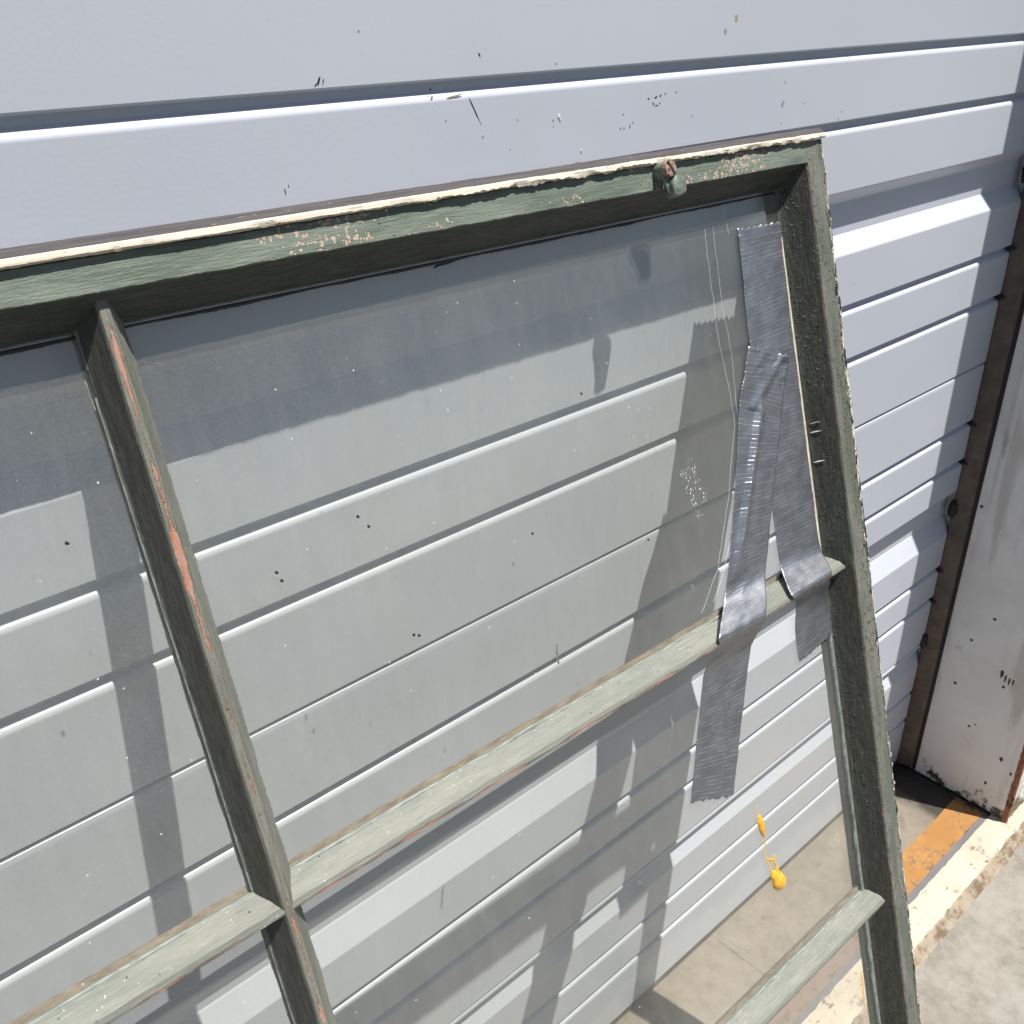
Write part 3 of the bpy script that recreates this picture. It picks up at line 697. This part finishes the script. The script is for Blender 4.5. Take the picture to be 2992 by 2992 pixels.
crk = [IV([(578, -42), (576, -75), (574, -100), (572, -138), (575, -180), (574, -207), (562, -235), (550, -264), (523, -314), (496, -340)]),
       IV([(588, -42), (586, -80), (583, -110), (585, -150), (580, -190), (579, -215), (566, -255)]),
       IV([(560, -262), (548, -290), (530, -318), (512, -338)]), IV([(604, -32), (605, -60)])]
for i, c_ in enumerate(crk):
    vs, fs = ribbon2d(c_, (0.42, .34, .7, .4)[i], 24.05, i*3.1, 1.0)
    onglass('crack', panes[(0, 1)], vs, fs, MAT['crack'])
vs = []; fs = []
random.seed(11)
for k in range(150):
    t_ = random.random(); a0, b0 = (506+8*t_+random.gauss(0, 2.0), -222-42*t_)
    if k > 75: a0, b0 = (514+9*t_+random.gauss(0, 2.2), -215-40*t_)
    if k > 130: a0, b0 = (465+random.gauss(0, 14), -185+random.gauss(0, 14))
    u, v = inv(a0, b0); q = random.uniform(.3, .9)
    a_, f_ = ribbon2d([(u, v), (u+random.gauss(0, .6), v-q-.3)], .35, 24.05, k, 0)
    c = len(vs); vs += a_; fs += [[c+x for x in f] for f in f_]
onglass('scratch', panes[(0, 1)], vs, fs, MAT['white'])['kind'] = 'stuff'
# heightfield blobs (drips, flakes) lying on the glass
def blob(name, pane, shapes, mat, cell=0.35, hk=1.0, depth=24.15, label=None, top=None):
    """shapes: capsules (u0,v0,r0,u1,v1,r1)"""
    us = [s[0] for s in shapes]+[s[3] for s in shapes]; vs_ = [s[1] for s in shapes]+[s[4] for s in shapes]; rm = max(max(s[2], s[5]) for s in shapes)+1
    u0, u1, v0, v1 = min(us)-rm, max(us)+rm, min(vs_)-rm, max(vs_)+rm
    nu, nv = int((u1-u0)/cell)+2, int((v1-v0)/cell)+2
    def h(u, v):
        best = 0
        for (a, b, r0, c, d, r1) in shapes:
            dx, dy = c-a, d-b; L2 = dx*dx+dy*dy+1e-9; t_ = max(0, min(1, ((u-a)*dx+(v-b)*dy)/L2))
            r = r0+(r1-r0)*t_; dd = math.hypot(u-a-dx*t_, v-b-dy*t_)
            if dd < r: best = max(best, math.sqrt(r*r-dd*dd)*hk)
        return best
    idx = {}; V = []; Fc = []
    H = [[h(u0+i*cell, v0+j*cell) for i in range(nu)] for j in range(nv)]
    def vid(i, j):
        if (i, j) not in idx:
            idx[(i, j)] = len(V); V.append(F(u0+i*cell, v0+j*cell, depth-H[j][i]))
        return idx[(i, j)]
    for j in range(nv-1):
        for i in range(nu-1):
            if max(H[j][i], H[j][i+1], H[j+1][i], H[j+1][i+1]) > 0: Fc.append([vid(i, j), vid(i+1, j), vid(i+1, j+1), vid(i, j+1)])
    o = onglass(name, pane, V, Fc, mat); fix_normals(o)
    if label: o['label'] = label
    return o
def cap(pts):
    q = [inv(p[0], p[1])+(p[2],) for p in pts]
    return [(a[0], a[1], a[2], b[0], b[1], b[2]) for a, b in zip(q, q[1:])]
blob('paint_drip', panes[(1, 1)], cap([(517.6, -532, .3), (518, -541, .45), (518.6, -543.6, 2.2), (519, -548, 3.7), (519.6, -555, 3.9), (520.4, -560.5, 2.6), (520.6, -565, .55), (519, -579, .5), (518, -586, .75), (519.5, -594, .6), (521.5, -601, .9), (524.0, -607, 4.3), (528, -615, 7.8), (530, -617.5, 7.4)])
     + cap([(523.5, -603, 1.4), (526, -609, 4.2)]) + cap([(528.5, -588.5, .9), (527.2, -593, 1.1), (529, -600, 1.2), (529, -608, 3)]) + cap([(519.5, -586.5, .5), (523, -590, 1.2), (527, -592, .6)]), MAT['yellow'], 0.3, 0.62)
blob('paint_drip', panes[(2, 1)], cap([(622.5, -784, .4), (621.5, -792, 1.0), (622.5, -800, .7), (621, -808, 1.0), (620.6, -816, .6), (619, -825, .8)]), MAT['yellow'], 0.3, 0.5)
blob('dark_mark', panes[(0, 1)], cap([(349.5, -301.5, .6), (348.4, -306, .75), (347.6, -310, .55), (347.5, -314.5, .8)]), MAT['latch'], 0.3, 0.3)
blob('dark_mark', panes[(0, 1)], cap([(325, -36, .35), (329, -34.6, .9), (334, -34.6, 1.1), (340, -34.2, .8), (345, -34, .4)]), MAT['black'], 0.3, 0.3, label='black paint flake under the top rail')
for (a, b) in ((173, -177), (174.5, -182.5), (78, -124), (351, -219), (244.5, -247), (248, -249), (230, -164), (235, -172), (420, -140), (455, -262)):
    blob('dark_mark', panes[(0, 0 if a < 112 else 1)], cap([(a, b, .75), (a+.7, b-.6, .5)]), MAT['black'], 0.25, 0.3)

# ------------------------------------------------------------------ duct tape
def cr(P, t):
    n = len(P)-1; i = min(n-1, max(0, int(t))); f = t-i
    p0, p1, p2, p3 = P[max(0, i-1)], P[i], P[i+1], P[min(n, i+2)]
    return [0.5*((2*b)+(-a+c)*f+(2*a-5*b+4*c-d)*f*f+(-a+3*b-3*c+d)*f**3) for a, b, c, d in zip(p0, p1, p2, p3)]
def tape(label, st, seed, crease=None, nsub=26, nx=40):
    """st: (aL,bL,wL, aR,bR,wR) stations along the strip"""
    K = []
    for (aL, bL, wL, aR, bR, wR) in st:
        l = inv(aL, bL); r = inv(aR, bR); K.append((l[0], l[1], wL, r[0], r[1], wR))
    n = (len(K)-1)*nsub; vs = []; fs = []; uv = []; s = 0; prev = None
    for i in range(n+1):
        q = cr(K, i/nsub); mid_ = Vector(((q[0]+q[3])/2, (q[1]+q[4])/2, (q[2]+q[5])/2))
        if prev is not None: s += (mid_-prev).length
        prev = mid_
        for j in range(nx+1):
            t_ = j/nx; ee = 0.35*fbm(s*.12, seed) if j in (0, nx) else 0
            u = q[0]+(q[3]-q[0])*t_+ee; v = q[1]+(q[4]-q[1])*t_
            if i in (0, n): v += 1.6*fbm(t_*9, seed+i, 0, 5)+(1.1 if int(t_*23+seed) % 3 == 0 else 0)
            w_ = q[2]+(q[5]-q[2])*t_
            w_ -= 0.5*max(0, fbm(t_*2.5+seed, s*.05, 1))+0.12*abs(math.sin(s*0.9+3*nz(t_*2, s*.05)))*abs(nz(t_*3, s*.1, seed))
            if crease: w_ -= crease(t_, s)
            vs.append(F(u, v, w_)); uv.append((t_*0.052+seed, s/1000))
    for i in range(n):
        for j in range(nx): a = i*(nx+1)+j; fs.append([a, a+1, a+nx+2, a+nx+1])
    o = link('duct_tape', vs, fs, MAT['tape'], sash, uvs=uv); o['label'] = label
    fix_normals(o)
    sd_ = o.modifiers.new('thickness', 'SOLIDIFY'); sd_.thickness = 0.00028; sd_.offset = 0
    return o
G = 23.3
def creaseB(t_, s): return 0.8*max(0, 1-s/30)*abs(fbm(t_*4, s*.08, 3))
tape('right strip of silver duct tape running down beside the stile and folded over the cross bar', [
    (616, -58, G, 673.5, -61, G), (613, -95, G, 670.5, -92, G), (609, -133, G, 667, -130, G), (606, -200, G, 664, -205, G), (603, -270, G, 661, -272, G), (601, -322, G, 659, -326, G),
    (600, -342, 22.4, 658, -347, 21.5), (589.5, -354, 10.5, 649.5, -355.5, 10.5), (585.5, -359.5, 4.6, 645, -361.5, 4.8), (592, -367, 8, 648, -369, 9), (606, -384, 19, 654.5, -388, 19), (605, -405, 22.6, 663, -404, 22.6), (604, -434, 22.6, 655, -430, 22.6)], 3.3, creaseB)
def creaseA(t_, s):
    c = 0.0
    if s < 190:                                            # long raised fold running down and to the left
        x = 0.46-0.0021*(s-35)
        k = max(0, min(1, (s-38)/10))*max(0, min(1, (190-s)/40))
        c += 4.2*k*(math.exp(-((t_-x)/0.055)**2) if t_ < x else math.exp(-((t_-x)/0.11)**2))
        x2 = 0.50+0.006*(s-18)*0+0.012*(30-s)
        if s < 48: c += 2.0*math.exp(-((t_-x2)/0.10)**2)*(0.4+0.6*s/48)
    c += 2.2*max(0, 1-s/34)*abs(fbm(t_*3.1+2, s*.07, 5, 4))
    return c
GA = 22.7
tape('left slanting strip of silver duct tape with a raised crease, folded over the cross bar', [
    (604, -150, GA-.6, 655, -170, GA-.6), (594, -170, GA-.4, 646, -186, GA-.4), (584, -188, GA, 635, -212, GA), (567, -235, GA, 619, -248, GA), (552, -275, GA, 603, -282, GA), (536, -314, GA, 588, -318, GA), (524, -338, 22.4, 578, -338, 22.0),
    (501, -350, 10.8, 560, -352, 10.4), (489.5, -355.5, 4.4, 549, -361, 4.6), (490, -364, 7.4, 548, -369, 8.2), (484, -383, 19.4, 546, -386, 19.6), (480, -398, 23.0, 542, -398, 23.0), (463, -437, G, 517, -450, G), (442.5, -484, G, 491.5, -506, G)], 1.1, creaseA)

# ------------------------------------------------------------------ old sash catch with its screw
def latch():
    L0 = inv(510, -6.5); u0, v0 = L0
    def disc(name, parent, cu, cv, r, w0, w1, mat, r1=None, bevel=0.8, seg=40, slot=None, wob=0.0):
        r1 = r1 or r; rings = [(w0, r), (w0+(w1-w0)*.35, r*.99), (w1+bevel*(1 if w0 > w1 else -1), r1), (w1, r1-bevel*.7), (w1-0.35, r1*.5), (w1-.5, 0.01)]
        vs = []; fs = []
        for (w_, rr) in rings:
            for k in range(seg):
                a = 2*math.pi*k/seg; q = rr*(1+wob*nz(math.cos(a)*1.5, math.sin(a)*1.5, w_))
                vs.append(F(cu+q*math.cos(a), cv+q*math.sin(a), w_))
        for i in range(len(rings)-1):
            for k in range(seg): a = i*seg+k; b = i*seg+(k+1) % seg; fs.append([a, b, b+seg, a+seg])
        fs.append(list(range(seg)))
        o = link(name, vs, fs, mat, parent, off=base); fix_normals(o); md = o.modifiers.new('e', 'EDGE_SPLIT'); md.split_angle = math.radians(40)
        return o
    # body: stud, hanging strap and thumb tab as one mesh
    st = disc('catch', sash, u0, v0, 5.6, 1.0, -10.5, MAT['latch'], 5.2, wob=.06)
    st['label'] = 'small green painted sash catch on the top rail'
    def slab(name, outline, w0, w1, mat, bev=.8):
        n = len(outline); vs = []; fs = []
        cx = sum(p[0] for p in outline)/n; cy = sum(p[1] for p in outline)/n
        for (w_, k) in ((w0, 1), (w1+bev, 1), (w1+bev*.3, .95), (w1, .86)):
            for (x, y) in outline: vs.append(F(u0+cx+(x-cx)*k, v0+cy+(y-cy)*k, w_))
        for i in range(3):
            for k in range(n): a = i*n+k; b = i*n+(k+1) % n; fs.append([a, b, b+n, a+n])
        fs.append(list(range(n))); fs.append([3*n+k for k in range(n)])
        o = link(name, vs, fs, mat, st, off=base); fix_normals(o); return o
    slab('strap', [(-3.6, 2), (-4.6, -4), (-4.4, -9), (-2.6, -14), (-1.2, -17.8), (1.2, -19.0), (3, -17), (2.4, -10), (4.2, -4), (4, 1)], -7.2, -9.4, MAT['latch'])
    arcp = [(6.2+7.2*math.cos(math.radians(a)), -11.8+6.6*math.sin(math.radians(a))) for a in range(-20, 200, 14)]
    slab('thumb_tab', arcp+[(-.6, -18.4), (5, -19.2), (12, -17.6)], -4.5, -13.2, MAT['latch'], 1.4)
    hd = disc('screw', st, u0, v0, 6.1, -9.6, -12.6, MAT['rust_screw'], 6.1, .9)
    # slot
    a = math.radians(-58); dx, dy = math.cos(a), math.sin(a); nx, ny = -dy, dx
    pts = [(dx*s_*5.4+nx*q*.85, dy*s_*5.4+ny*q*.85) for s_, q in ((-1, -1), (1, -1), (1, 1), (-1, 1))]
    vs = [F(u0+x, v0+y, -11.5) for x, y in pts]+[F(u0+x, v0+y, -13.25) for x, y in pts]
    o = link('screw_slot', vs, [[0, 1, 2, 3], [4, 5, 6, 7], [0, 1, 5, 4], [1, 2, 6, 5], [2, 3, 7, 6], [3, 0, 4, 7]], MAT['black'], st, off=base, smooth=False); fix_normals(o)
latch()
# flakes of paint standing off the stile face and a splinter
def flakes():
    vs = []; fs = []
    random.seed(5)
    for k in range(110):
        v = -random.uniform(3, 900); u = 711.2-abs(random.gauss(0, 1.6)); r = random.uniform(.4, 1.2)
        c = len(vs); n = 7
        for i in range(n):
            a = 2*math.pi*i/n; q = r*random.uniform(.5, 1.2); vs.append(F(u+q*math.cos(a)*.8, v+q*math.sin(a)*1.8, -.1-random.uniform(0, .9)))
        vs.append(F(u, v, .6)); fs += [[c+i, c+(i+1) % n, c+n] for i in range(n)]+[list(range(c, c+n))]
    o = link('paint_flakes', vs, fs, MAT['putty'], s1, off=base, smooth=False); o['kind'] = 'stuff'; fix_normals(o)
flakes()

def cuts():
    def cut(p, q, wd, name, mat):
        vs, fs = [], []
        n = 10
        for i in range(n+1):
            t_ = i/n; u = p[0]+(q[0]-p[0])*t_; v = p[1]+(q[1]-p[1])*t_+.4*nz(t_*5, u); d = p[2]+(q[2]-p[2])*t_; w_ = wd*math.sin(math.pi*min(1, t_+.08))
            vs += [F(u, v-w_/2, d), F(u-.5, v, d-.35), F(u, v+w_/2, d)]
        for i in range(n): a = i*3; fs += [[a, a+3, a+4, a+1], [a+1, a+4, a+5, a+2]]
        o = link(name, vs, fs, mat, s1, off=base); fix_normals(o)
    for v in (-229, -255): cut((677.2, v-1, 21.5), (681.6, v, 12.8), 1.3, 'scratch', MAT['white'])
    cut((677.6, -222, 20.6), (681.5, -221, 12.8), .5, 'scratch', MAT['white'])
MAT['cream2'] = simple('pale_split_wood', (0.35, 0.33, 0.25), 0.7)
cuts()
